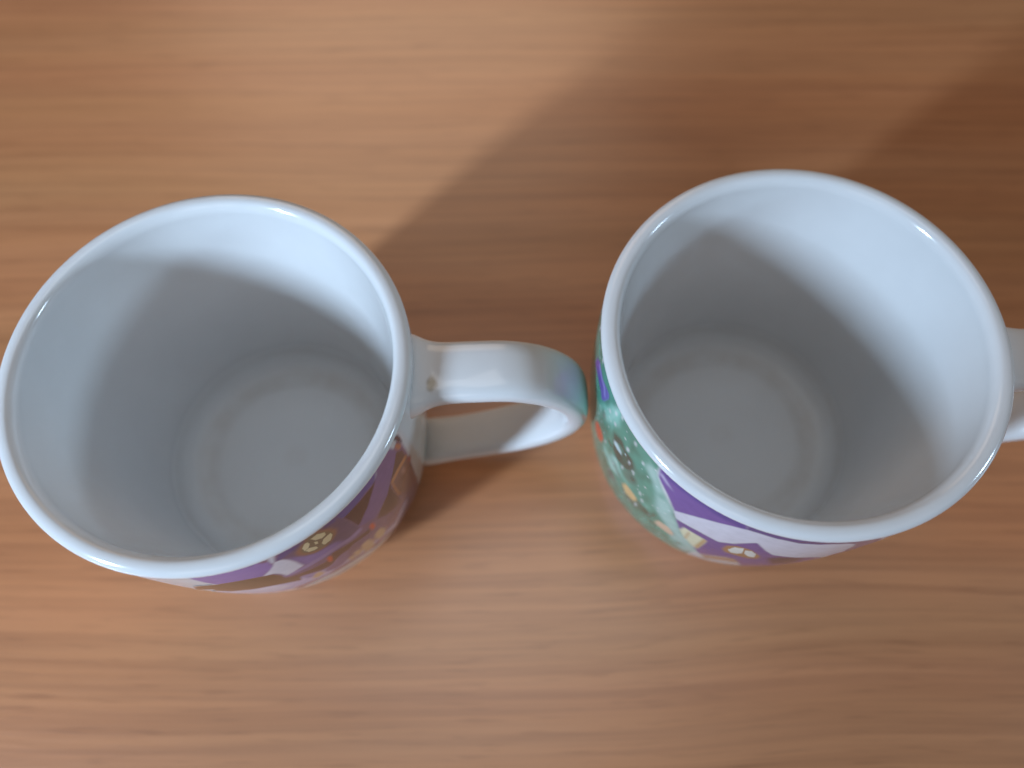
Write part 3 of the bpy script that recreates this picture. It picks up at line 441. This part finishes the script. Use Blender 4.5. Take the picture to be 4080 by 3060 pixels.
PRINT_RIGHT = [
 ('tree',(86, 148, 128),2,[(150,73),(168.7,73),(171.1,73),(172.2,73),(173.3,73),(174.5,73),(175.6,73),(176.7,73),(177.8,73),(179,73),(180.1,73),(181.2,73),(182.3,73),(183.4,73),(184.5,73),(185.6,73),(186.7,73),(187.8,73),(188.8,73),(189.9,73),(190.9,73),(192,73),(193,73),(193.9,73),(194.9,73),(195.8,73),(196.6,73),(197.5,73),(198.4,73),(199.4,73),(200.5,73),(201.5,73),(202.5,73),(203.5,73),(204.5,73),(205.5,73),(206.4,73),(207.3,73),(208.3,73),(209.3,73),(210.3,73),(211.3,73),(212.3,73),(213.3,73),(214.2,73),(215.2,73),(216.1,73),(217.1,73),(218,73),(219.1,73),(220.3,73),(220.4,68.1),(221.3,66.9),(222.3,65.8),(223.2,64.5),(224.3,63.2),(225.3,61.9),(226.4,60.4),(227.4,59.6),(228.3,58.7),(229.3,57.7),(230.3,56.7),(231.4,54.7),(232.5,52.6),(233.7,50.2),(235.1,48.1),(236.5,45.7),(237.8,44.1),(239.1,42.4),(240.4,40.5),(241.9,38.3),(243.3,36.3),(244.9,34.1),(246,18),(232,10),(200,8),(140,8)]),
 ('tree',(168, 198, 188),4,[(216,70.1),(217.1,70),(218.2,69.7),(219.3,69.5),(220.4,69.2),(221.3,67.7),(222.2,66.2),(223.2,64.5),(224.1,63.7),(225,62.7),(226,61.8),(226.9,60.7),(227.8,59.8),(228.7,58.8),(229.7,57.7),(230.6,56.6),(231.6,54.6),(232.6,52.5),(233.7,50.2),(235,47.9),(236.3,45.3),(237.5,44),(238.8,42.6),(240,41),(241.4,39.2),(242.8,37.2),(244.7,34),(246.9,30),(246,28.1),(245.1,25.8),(244.2,23.2),(243.3,20.3),(241.3,24),(239.5,27),(237.8,29.4),(236.3,31.5),(234.7,35.3),(233.3,38.6),(231.9,41.4),(230.7,43.1),(229.5,44.6),(228.4,46),(227.3,47.2),(226.2,48.4),(225.5,51.1),(224.9,53.6),(224.3,55.9),(223.7,58.2),(222.6,59.9),(221.6,61.4),(220.5,63),(219.6,63.7),(218.7,64.4),(217.8,65.1),(216.9,65.7),(216.5,68)]),
 ('tree',(72, 84, 74),3,[(202.3,60.4),(204.1,61.7),(206.4,63.5),(207.2,62.8),(208.1,62.1),(209,61.3),(210.2,61.5),(211.4,61.6),(212.6,61.7),(213.7,60.2),(214.8,58.5),(213.7,52.9),(212.3,52.6),(210.9,52.1),(209.6,51.6),(208.4,51),(207.1,50.3),(206.2,51.2),(205.2,52),(204.3,52.8),(203.8,54.8),(203.3,56.8),(202.8,58.6)]),
 ('tree',(92, 124, 110),3,[(210.8,50.6),(212.4,52.9),(213.9,55),(215,55),(216,55),(217,54.9),(216.7,49.2),(214.9,47.2),(213.1,44.9),(212.3,46.9),(211.6,48.8)]),
 ('tree',(84, 116, 100),3,[(212.2,40.6),(213.8,40.4),(215.4,40.1),(216.7,40.8),(217.9,41.3),(219.1,41.7),(220.3,42.1),(221.6,41.9),(222.9,41.5),(224.1,41.1),(225.4,40.6),(226.6,41.3),(227.8,41.9),(226.7,39.6),(225.5,36.9),(224.3,36.4),(223.1,35.7),(221.9,34.9),(220.7,34),(219.2,33.1),(217.6,32.1),(216,30.8),(215,33.7),(214.1,36.2),(213.1,38.5)]),
 ('tree',(98, 98, 104),3,[(203.9,34.2),(205.9,35.9),(207.7,37.3),(208.5,35.3),(209.3,33.2),(206.2,29.2),(205.1,31.9)]),
 ('tree',(84, 140, 122),3,[(204.4,73),(205.5,73),(206.6,73),(207.7,73),(208.7,73),(209.7,73),(210.7,73),(211.7,73),(212.7,73),(213.7,73),(214.7,73),(213.5,69.5),(212.2,67.5),(211.1,67.7),(210,67.8),(208.9,67.9),(207.7,67.9),(206.9,68.8),(206.1,69.7),(205.2,70.6)]),
 ('tree',(60, 100, 85),3,[(179.8,73),(180.9,73),(182.1,73),(183.2,73),(184.4,73),(185.5,73),(186.6,73),(187.8,73),(186.5,73),(185.4,73),(184.3,73),(183.1,73),(181.8,73),(180.4,70.9),(180.5,73)]),
 ('tree',(72, 128, 110),3,[(195.9,68.8),(197.5,70.4),(199,73),(200.4,73),(199.4,68.7),(197.1,65.6),(194.6,62),(195.3,65.6)]),
 ('tree',(168, 212, 198),3,[(199.5,45.2),(201.2,46.4),(202.9,47.4),(204.5,48.5),(206.1,49.4),(207.6,50.2),(208.8,49),(209.9,47.6),(211,46.2),(210.5,41.6),(209.2,40.8),(207.8,39.9),(206.3,38.9),(205.1,39.1),(203.9,39.3),(202.6,39.3),(201.3,39.2),(200.7,41.3),(200.1,43.3)]),
 ('tree',(146, 200, 184),3,[(191.7,56.4),(193.9,61.1),(195.8,65.1),(197.5,68.6),(198.9,69.8),(200.3,70.8),(201.6,73),(202.9,73),(203,70.5),(203.2,68.4),(203.4,66.1),(202,64),(200.5,61.7),(198.8,59.1),(197.1,57.5),(195.2,55.6),(193.1,53.3),(192.4,54.9)]),
 ('tree',(92, 150, 130),3,[(209,63.8),(210.1,66.8),(211.1,69.6),(212,73),(213,73),(214,73),(215,71),(216.1,70.6),(217.2,70.2),(218.2,69.7),(216.8,68),(215.3,66.2),(214.2,65.3),(213.1,64.3),(212,63.3),(210.8,62.2),(209.9,63)]),
 ('tree',(200, 220, 218),1,[(203.9,57.6),(205.7,58.5),(206.9,58.2),(208,57.9),(208.4,56.1),(207.2,55.9),(206.1,55.6),(205,55.8),(203.9,55.8)]),
 ('tree',(232, 242, 240),1,[(211.3,70.6),(211.4,70.1),(211.4,69.5),(211.2,69.2),(210.9,69.3),(210.7,69.8),(210.7,70.4),(210.9,70.9),(211.1,71)]),
 ('tree',(232, 242, 240),1,[(210.1,64),(210.2,63.4),(210.1,62.7),(209.9,62.4),(209.6,62.5),(209.4,63),(209.4,63.7),(209.6,64.2),(209.8,64.3)]),
 ('tree',(232, 242, 240),1,[(212.2,58.8),(212.3,58.1),(212.3,57.4),(212,57),(211.7,57.2),(211.6,57.8),(211.6,58.6),(211.7,59.1),(212,59.2)]),
 ('tree',(232, 242, 240),1,[(210.7,51.4),(210.8,50.6),(210.7,49.7),(210.4,49.3),(210.2,49.4),(210,50.2),(210,51),(210.2,51.7),(210.5,51.8)]),
 ('tree',(232, 242, 240),1,[(214.9,56.6),(215,55.8),(215,55.1),(214.7,54.8),(214.5,55),(214.3,55.6),(214.2,56.4),(214.4,57),(214.7,57)]),
 ('tree',(232, 242, 240),1,[(220,49.1),(220.1,48.2),(220.1,47.3),(219.9,47),(219.6,47.3),(219.4,48.1),(219.3,49.1),(219.5,49.7),(219.7,49.7)]),
 ('tree',(232, 242, 240),1,[(221.8,45.5),(222,44.4),(221.9,43.5),(221.7,43.2),(221.4,43.6),(221.2,44.5),(221.2,45.5),(221.3,46.2),(221.6,46.1)]),
 ('tree',(232, 242, 240),1,[(216.1,66.6),(216.2,66),(216.2,65.4),(216,65.1),(215.7,65.3),(215.5,65.9),(215.5,66.5),(215.6,67),(215.9,67)]),
 ('tree',(232, 242, 240),1,[(200.6,49.2),(200.7,48.4),(200.5,47.3),(200.1,46.7),(199.8,46.6),(199.6,47.3),(199.7,48.3),(200,49.2),(200.4,49.5)]),
 ('tree',(232, 242, 240),1,[(220.6,37.3),(220.7,36),(220.6,34.8),(220.4,34.3),(220.1,34.8),(219.9,36),(219.9,37.3),(220,38.1),(220.3,38.1)]),
 ('tree',(226, 240, 238),1,[(186.7,73),(186.5,73),(186,70.8),(185.5,70.5),(185.2,70.7),(185.3,73),(185.8,73),(186.3,73)]),
 ('tree',(226, 240, 238),1,[(192.4,73),(191.9,73),(191.5,73),(191.3,73),(191.7,73),(192.1,73)]),
 ('tree',(226, 240, 238),1,[(198.2,65.8),(198.3,65.2),(198.1,64.5),(197.8,64),(197.5,63.9),(197.3,64.4),(197.3,65.1),(197.6,65.8),(197.9,66)]),
 ('tree',(226, 240, 238),1,[(201,69.5),(201.1,69),(200.9,68.3),(200.6,67.9),(200.3,67.9),(200.1,68.3),(200.2,69),(200.4,69.5),(200.7,69.8)]),
 ('tree',(226, 240, 238),1,[(196,59.2),(196.1,58.6),(195.9,57.7),(195.5,57.1),(195.1,56.9),(194.9,57.4),(195,58.2),(195.3,59),(195.7,59.4)]),
 ('tree',(226, 240, 238),1,[(203.7,73),(203.7,70.9),(203.4,70.6),(203.1,70.6),(202.9,73),(203.1,73),(203.4,73)]),
 ('tree',(226, 240, 238),1,[(202.2,65.3),(202.3,64.7),(202.1,64),(201.8,63.5),(201.5,63.5),(201.3,64),(201.3,64.8),(201.6,65.3),(201.9,65.6)]),
 ('tree',(226, 240, 238),1,[(209.8,63.7),(209.9,63),(209.8,62.3),(209.6,62),(209.3,62.1),(209.1,62.7),(209.1,63.4),(209.2,63.9),(209.5,64)]),
 ('tree',(226, 240, 238),1,[(171.6,73),(171.8,73),(170.7,73),(167.9,67.5),(165.6,64.6),(165.5,65.2),(165.4,65.6),(166.9,67.8),(170.3,73)]),
 ('tree',(226, 240, 238),1,[(177.1,73),(176.7,73),(175.7,70.5),(174.6,69.4),(174.1,69.2),(174.4,70.2),(175.4,73),(176.5,73)]),
 ('tree',(226, 240, 238),1,[(211.2,70.3),(211.3,69.7),(211.3,69.1),(211,68.8),(210.8,69),(210.6,69.5),(210.6,70.1),(210.7,70.6),(211,70.7)]),
 ('ribbon',(112, 84, 172),1,[(179.3,59.9),(180.8,64.9),(183.7,67.9),(185.3,67.9),(186.7,67.8),(188.1,67.8),(189.4,67.7),(191.2,68.5),(192.9,69.1),(194,69.3),(195.2,69.4),(195.5,67.4),(193.9,63.4),(192,60.6),(191.1,61.5),(190.2,62.3),(189.1,62.5),(187.8,62.5),(186.6,62.5),(185.2,62.3),(183.9,62),(182.5,61.6),(181,60.9)]),
 ('ribbon',(150, 128, 205),1,[(183.2,65.6),(184.5,65.8),(185.6,65.9),(186.7,65.9),(187.8,65.8),(189,66),(190.2,66.1),(191.3,66.2),(192.1,65.1),(192.9,64),(193.6,65.4),(192.8,66.5),(192,67.6),(190.9,67.6),(189.8,67.6),(188.6,67.4),(187.6,67.6),(186.5,67.6),(185.4,67.6),(184.3,67.5)]),
 ('bauble',(214, 92, 70),1,[(190.8,43.3),(192.7,47.5),(194.4,48.3),(196.1,48.8),(197.4,48),(198.6,47),(198.2,42.8),(195,39.4),(193.5,40),(191.9,40.3)]),
 ('bauble',(240, 182, 128),1,[(212.8,39.6),(213.9,43.5),(215.4,43.5),(216.9,43.3),(218.2,42.8),(219.6,42.1),(220,40),(218.9,37),(217.7,36.9),(216.5,36.7),(215.2,36.4),(214,38.1)]),
 ('bauble',(232, 186, 158),1,[(228.5,36),(229.4,41),(230.7,41.2),(231.9,41.3),(233.2,41.3),(234.4,40),(235.6,38.6),(236,35.4),(234.2,34.5),(233.1,34.9),(231.9,35.1),(230.7,35.3)]),
 ('roof',(114, 86, 152),1,[(220.4,73),(221.4,73),(222.4,73),(223.4,73),(224.4,73),(225.4,73),(226.3,73),(227.3,73),(228.2,73),(229.2,73),(230.1,73),(231.1,73),(232,73),(232.9,73),(233.9,73),(234.8,73),(235.8,73),(236.7,73),(237.6,73),(238.6,73),(239.5,73),(240.5,73),(241.5,73),(242.4,73),(243.5,73),(244.5,73),(245.5,73),(246.5,73),(248.1,69.5),(247.3,69.2),(246.5,68.9),(245.7,68.5),(244.9,68.2),(244.1,67.8),(243.3,67.3),(242.5,66.8),(241.7,66.3),(240.9,65.8),(240.1,65.3),(239.3,64.7),(238.4,64.1),(237.6,63.5),(236.8,62.8),(235.9,62.1),(235.1,61.3),(234.2,60.5),(233.4,59.7),(232.5,58.8),(231.7,57.9),(230.8,56.8),(229.9,58.2),(228.9,59.5),(228.1,60.8),(227.2,61.9),(226.3,63.1),(225.3,64.1),(224.4,65),(223.4,65.9),(222.5,66.8),(221.6,67.6),(221,69.8)]),
 ('roof',(88, 72, 140),3,[(222,70.5),(223,70.6),(224,70.7),(225,70.7),(226,70.7),(227,70.7),(228,70.6),(228.9,70.8),(229.8,70.9),(230.7,70.9),(231.6,71),(232.5,71),(233.4,71),(234.3,70.9),(235.2,70.8),(236.1,70.7),(237.1,70.6),(238,70.4),(238.9,70.2),(239.8,70.2),(240.8,70.2),(241.7,70.1),(242.7,70),(243.7,69.9),(244.7,69.7),(245.6,69.5),(246.7,69.2),(247.7,68.9),(247,73),(246,73),(245,73),(244.1,73),(243.1,73),(242.2,73),(241.3,73),(240.3,73),(239.4,73),(238.5,73),(237.6,73),(236.7,73),(235.8,73),(234.9,73),(234.1,73),(233.2,73),(232.3,73),(231.4,73),(230.5,73),(229.7,73),(228.8,73),(227.9,73),(226.9,73),(226,73),(225,73),(224,73),(223,73),(222.1,73)]),
 ('snow',(196, 188, 214),2,[(221.6,70.7),(222.5,70.2),(223.4,69.6),(224.3,69),(225.3,68.3),(226.2,67.6),(227.2,66.9),(225.8,67.5),(224.5,67.9),(223.4,68.5),(222.3,69.1),(221.2,69.6)]),
 ('roof',(94, 78, 130),1,[(246.7,73),(247.5,73),(248.4,73),(249.3,73),(250.1,73),(251,73),(251.9,73),(252.8,73),(253.7,73),(254.6,73),(255.5,73),(256.5,73),(257.4,73),(258.4,73),(259.4,73),(260.5,73),(261.4,73),(262.3,73),(263.2,73),(264.2,73),(265.2,73),(266.3,73),(267,73),(267.8,73),(268.5,73),(269.3,73),(270.2,73),(271.1,73),(272,73),(272.9,73),(273.9,73),(274.8,73),(275.8,73),(276.7,73),(277.7,73),(278.7,73),(279.6,73),(287.8,61.9),(283.2,66.9),(281.1,68.3),(279.5,69.1),(278.2,69.5),(276.9,69.7),(275.8,69.7),(274.5,70.2),(273.4,70.5),(272.3,70.6),(271.2,70.7),(270.2,70.7),(269.3,70.6),(268.4,70.4),(267.5,70.2),(266.7,69.9),(265.7,69.9),(264.7,69.8),(263.8,69.7),(262.9,69.5),(262,69.2),(260.9,69.4),(259.8,69.6),(258.7,69.7),(257.7,69.7),(256.6,69.7),(255.6,69.6),(254.6,69.7),(253.6,69.8),(252.6,69.9),(251.6,69.9),(250.6,69.9),(249.6,69.8),(248.7,69.7),(247.8,69.5)]),
 ('roof',(126, 106, 142),2,[(274,73),(274.8,73),(275.7,73),(276.7,73),(277.7,73),(278.8,73),(280.1,73),(281.5,73),(287.6,61.9),(287.3,60.7),(287,59.5),(286.7,58.3),(286.3,57.2),(286,56),(285.6,54.8),(285.2,53.7),(284.8,52.4),(284.4,51.2),(284,49.9),(283.6,48.6),(283.1,47.4),(282.7,46.1),(282,44.6),(280.1,49.8),(279.3,53),(278.9,55.5),(278.7,57.7),(278.6,59.6),(278.6,61.4),(278.6,63.1),(278.6,64.7)]),
 ('house',(110, 84, 142),1,[(232.5,52.4),(233.6,52.7),(234.7,52.9),(235.8,53.1),(236.9,53.2),(238,53.4),(239.1,53.5),(240.3,53.5),(241.5,53.4),(242.6,53.3),(243.8,53.2),(245,52.9),(246.3,52.6),(247,53.4),(247.8,54.2),(248.6,55),(249.4,55.7),(250,56.8),(250.6,58),(251.2,59.1),(251.8,60.1),(252.4,61.1),(253,62),(253.6,63),(255.1,61.3),(256.7,59.5),(258.4,57.4),(260.1,55.8),(261.9,53.9),(262.9,53.9),(264,53.9),(265.1,53.8),(266.2,53.6),(267.5,53.2),(268.8,52.7),(269.8,52.8),(270.9,52.8),(272,52.7),(273.3,52.4),(274.7,51.8),(276.4,50.9),(278.5,49),(278.9,46.1),(280.4,41.2),(279.7,40),(279,38.8),(278.4,37.5),(277.8,36.3),(277.1,35),(276.4,33.7),(275.7,32.5),(275,31.2),(274.3,29.9),(273.5,28.7),(272.8,27.5),(272,26.2),(271.2,25),(270.5,23.6),(269.8,22.1),(269.1,20.7),(268,19.8),(266.8,19.5),(261.6,29.4),(258.2,35.6),(256,37.3),(254,38.5),(253.1,37.5),(252.3,36.4),(251.5,35.2),(250.6,33.8),(249.8,32.3),(249.1,30.7),(248.3,28.9),(245.6,32.2),(243.7,36),(242.1,39.3),(240.6,42),(239.3,43.3),(238.1,44.4),(236.9,45.3),(235.7,46.2),(234.6,48.4),(233.5,50.5)]),
 ('snow',(214, 208, 224),1,[(230.6,56.6),(231.6,57.7),(232.7,58.7),(233.8,59.7),(234.6,60.5),(235.4,61.3),(236.3,62),(237.1,62.7),(237.9,63.4),(238.7,64),(239.5,64.6),(240.3,65.2),(241.1,65.7),(242,66.3),(242.8,66.9),(243.6,67.4),(244.4,67.9),(245.3,68.3),(246.1,68.8),(246.9,69.1),(247.8,69.5),(248.7,69.7),(249.6,69.8),(250.6,69.9),(251.6,69.9),(252.6,69.9),(253.6,69.8),(254.6,69.7),(255.6,69.6),(256.5,69.6),(257.4,69.6),(258.3,69.6),(259.2,69.6),(260.2,69.4),(261.1,69.3),(262.1,69.1),(263,69.3),(263.9,69.5),(264.8,69.6),(265.8,69.7),(266.8,69.7),(267.5,70),(268.3,70.3),(269.2,70.5),(270,70.6),(270.9,70.7),(271.8,70.7),(272.8,70.7),(273.8,70.6),(276.8,68.2),(277.8,64.9),(279.1,61.2),(281.1,56.1),(280.3,55.4),(279.7,54.6),(279.1,53.6),(278.6,52.5),(278.2,51.2),(276.3,52.5),(274.9,53.2),(273.6,53.7),(272.4,53.9),(271.3,54),(270.3,53.9),(269.3,53.7),(268.4,53.5),(267.1,54.1),(265.8,54.5),(264.6,54.8),(263.5,54.9),(262.4,55),(261.4,55),(259.7,56.6),(258.2,57.9),(256.6,59.8),(255.1,61.5),(253.6,63),(253,62.2),(252.3,61.3),(251.7,60.4),(251.1,59.5),(250.4,58.5),(249.8,57.5),(249.1,56.5),(248.3,55.8),(247.5,55),(246.8,54.2),(246,53.4),(244.7,53.7),(243.5,53.9),(242.4,54.1),(241.2,54.2),(240.1,54.2),(238.9,54.2),(237.8,54.1),(236.6,53.9),(235.5,53.7),(234.4,53.5),(233.3,53.1),(232.3,53.1)]),
 ('house',(74, 56, 74),3,[(262.1,48.8),(262.8,49.8),(263.4,50.7),(264.1,51.6),(264.8,52.4),(265.8,52.6),(267,52.7),(268.1,52.6),(269.4,52.4),(270.8,52),(272.3,51.4),(272.4,49.1),(272.7,46.4),(273.2,43.2),(274.3,38.7),(272.8,39.3),(271.6,39.3),(270.5,38.9),(269.5,38.4),(268.7,37.6),(264.8,44.5)]),
 ('window',(232, 216, 182),1,[(235.7,46.2),(236.2,50.2),(238.2,49.9),(239.3,49.9),(240.5,49.8),(241.6,49.7),(242.8,49.4),(243.9,48.9),(244.3,44.9),(244.5,40.6),(244.9,35.6),(242.4,37.1),(240.8,39.2),(239.2,41),(237.8,42.6)]),
 ('window',(190, 152, 100),1,[(242.8,49.4),(243.9,49),(244.2,45),(244.5,40.6),(245,35.4),(243.5,37.9),(243.2,42.2),(243,46)]),
 ('window',(192, 160, 124),1,[(238,48.6),(238.7,48.7),(239.2,44.6),(239.7,40.1),(238.7,41.7)]),
 ('rosette',(166, 122, 84),1,[(249.2,47.6),(249,52.3),(249.8,53.3),(250.5,54.3),(251.3,55.2),(252.3,55.2),(253.3,55.2),(254.3,55.1),(255.3,55),(257.4,52.8),(259.8,50.2),(260.8,45.9),(259.9,45.3),(259.1,44.7),(258.3,44),(257.1,44.3),(255.9,44.5),(254.7,44.6),(253.6,44.6),(252.2,44.8),(250.8,44.9)]),
 ('rosette',(230, 220, 208),0,[(250.6,48.6),(250.8,50.9),(251,53),(252.1,53.8),(253.2,54.6),(254.8,49.1),(253.9,47.1),(252.4,46.3)]),
 ('rosette',(230, 220, 208),0,[(254.2,53),(255.7,54),(257.9,51.6),(259.1,47.2),(257.4,47),(255.2,49.6)]),
 ('house',(180, 144, 122),2,[(248.3,28.9),(249.1,30.7),(249.8,32.3),(250.6,33.8),(251.5,35.2),(252.3,36.4),(253.1,37.5),(254,38.5),(255.4,39),(256.8,39.2),(260.3,31.9),(259.1,31.7),(257.9,31.3),(256.8,30.7),(255.8,29.9),(254.8,29),(253.9,27.6),(253,26.1),(252.2,24.3),(251.4,22.3)]),
 ('snow',(186, 164, 156),2,[(279,38.8),(279.7,40),(280.3,41.2),(280.9,42.5),(281.4,43.7),(282,44.9),(282.5,46.2),(282.2,46.3),(281.8,45.2),(281.3,44.1),(280.8,43),(280.3,42),(279.8,40.9),(279.2,39.8),(278.7,38.8),(278.1,37.7),(277.5,36.7),(276.9,35.6),(276.3,34.5),(275.7,33.3),(275,32.1),(274.3,30.8),(273.7,29.6),(273,28.3),(274,29.8),(274.9,31.2),(275.7,32.5),(276.4,33.7),(277.1,35),(277.7,36.3),(278.4,37.5)]),
]


NAMES = {'house': 'printed_house', 'snow': 'printed_snow', 'window': 'printed_window', 'rosette': 'printed_rosette',
         'roof': 'printed_roof', 'tree': 'printed_tree', 'ribbon': 'printed_ribbon', 'bauble': 'printed_bauble'}

def inside(poly, X, Y):
    res = np.zeros(X.shape, bool)
    n = len(poly)
    for i in range(n):
        x0, y0 = poly[i]; x1, y1 = poly[(i + 1) % n]
        if y0 == y1:
            continue
        c = ((y0 > Y) != (y1 > Y)) & (X < (x1 - x0) * (Y - y0) / (y1 - y0) + x0)
        res ^= c
    return res

def blur(a, n):
    for _ in range(2):
        for ax in (0, 1):
            p = np.pad(a, [(n, n) if k == ax else (0, 0) for k in (0, 1)], mode='edge')
            c = np.cumsum(p, axis=ax)
            c = np.concatenate([np.zeros_like(np.take(c, [0], axis=ax)), c], axis=ax)
            w = 2 * n + 1
            sl = [slice(None)] * 2; sh = [slice(None)] * 2
            sl[ax] = slice(w, None); sh[ax] = slice(0, -w)
            a = (c[tuple(sl)] - c[tuple(sh)]) / w
    return a

def build_print(layers, a0, a1, z0, z1, parent, gain):
    nt, nz = int((a1 - a0) / 0.18), int((z1 - z0) / 0.15)
    T = np.linspace(a0, a1, nt); Z = np.linspace(z0, z1, nz)
    X, Y = np.meshgrid(T, Z, indexing='ij')
    col = np.ones((nt, nz, 3)) * 0.80
    alpha = np.zeros((nt, nz))
    ident = -np.ones((nt, nz), int)
    keys = list(NAMES)
    for motif, c, soft, poly in layers:
        pa = np.array(poly)
        i0 = max(int((pa[:, 0].min() - a0) / (a1 - a0) * (nt - 1)) - 14, 0)
        i1 = min(int((pa[:, 0].max() - a0) / (a1 - a0) * (nt - 1)) + 15, nt)
        if i1 <= i0:
            continue
        mk = inside(poly, X[i0:i1], Y[i0:i1]).astype(float)
        k = blur(mk, int(soft * 1.5 + 0.5)) if soft else mk
        target = np.minimum(lin(c) * np.array(gain), 0.84)
        col[i0:i1] = col[i0:i1] * (1 - k[..., None]) + target * k[..., None]
        alpha[i0:i1] = np.maximum(alpha[i0:i1], k)
        sub = ident[i0:i1]
        sub[k > 0.5] = keys.index(motif)
        soft_edge = (k > 0.02) & (sub < 0)
        sub[soft_edge] = keys.index(motif)
    # brushwork of the tree: soft light and dark dabs, then fine snow dots
    ti = keys.index('tree')
    if (ident == ti).any():
        rng = np.random.default_rng(5)
        mm = np.pi / 180 * R_MUG
        for n_, lo, hi, cols, peak in ((150, 0.7, 1.7, [(58, 92, 74), (70, 112, 94), (122, 186, 166), (52, 74, 62), (88, 150, 128)], 0.55),
                                       (170, 0.16, 0.34, [(236, 245, 243), (206, 228, 222)], 0.95)):
            for q in range(n_):
                ta, zb = rng.uniform(165, 240), rng.uniform(10, 71)
                sa, sb = rng.uniform(lo, hi), rng.uniform(lo, hi)
                if n_ == 170:
                    sb = sa
                else:
                    sb *= 1.9
                c = lin(cols[rng.integers(len(cols))]) * np.array(gain)
                sl = (np.abs(T - ta) * mm < 3 * sa)
                k = peak * np.exp(-(((X[sl] - ta) * mm / sa) ** 2 + ((Y[sl] - zb) / sb) ** 2))
                k = np.where(ident[sl] == ti, k, 0.0)[..., None]
                col[sl] = col[sl] * (1 - k) + np.minimum(c, 0.84) * k
    r = r_out_np(Y) + 0.06
    th = np.radians(X)
    co = np.stack([r * np.cos(th), r * np.sin(th), Y], -1) * MM
    cid = ident[:-1, :-1]
    for key in keys:
        fi, fj = np.where(cid == keys.index(key))
        if len(fi) == 0:
            continue
        v = np.stack([fi * nz + fj, (fi + 1) * nz + fj, (fi + 1) * nz + fj + 1, fi * nz + fj + 1], 1)
        used, inv = np.unique(v, return_inverse=True)
        inv = inv.reshape(-1, 4)
        me = bpy.data.meshes.new(NAMES[key])
        me.vertices.add(len(used)); me.vertices.foreach_set('co', co.reshape(-1, 3)[used].ravel())
        me.loops.add(inv.size); me.loops.foreach_set('vertex_index', inv.ravel().astype(np.int32))
        me.polygons.add(len(inv)); me.polygons.foreach_set('loop_start', np.arange(0, inv.size, 4, dtype=np.int32))
        me.update(calc_edges=True)
        me.polygons.foreach_set('use_smooth', [True] * len(inv))
        ca = me.color_attributes.new("ink", 'FLOAT_COLOR', 'POINT')
        rgba = np.ones((len(used), 4), np.float32)
        rgba[:, :3] = col.reshape(-1, 3)[used]
        ca.data.foreach_set('color', rgba.ravel())
        me.materials.append(INK)
        me.update()
        link(NAMES[key], me, parent)

# ------------------------------------------------------------------ mugs
BODY = lathe("body", mug_profile())
HANDLE = handle_mesh()

def build_mug(loc, rot, label, layers, rng, gain):
    e = bpy.data.objects.new("mug", None)
    scene.collection.objects.link(e)
    e.empty_display_size = 0.02
    e.location = loc
    e["label"], e["category"], e["group"] = label, "mug", "white printed mugs on the table"
    link("body", BODY, e)
    h = link("handle", HANDLE, e)
    h.rotation_euler.z = R(rot)
    build_print(layers, *rng, e, gain)
    return e, h

left, lh = build_mug((-61.016 * MM, 58.047 * MM, 0), 1.0,
    "white mug printed with purple house and cream wheel-like window, whole handle in view",
    PRINT_LEFT, (-102.0, -14.0, 5.0, 72.7), (1.28, 1.32, 1.48))
right, rh = build_mug((59.231 * MM, 63.291 * MM, 0), -3.2,
    "white mug with green tree print and purple ribbon, facing the other mug's handle",
    PRINT_RIGHT, (142.0, 292.0, 5.0, 72.7), (1.15, 1.20, 1.20))

# one small brown smear in the glaze of the left mug's handle
lh.data = lh.data.copy()
lh.data.materials[0] = stained_porcelain()
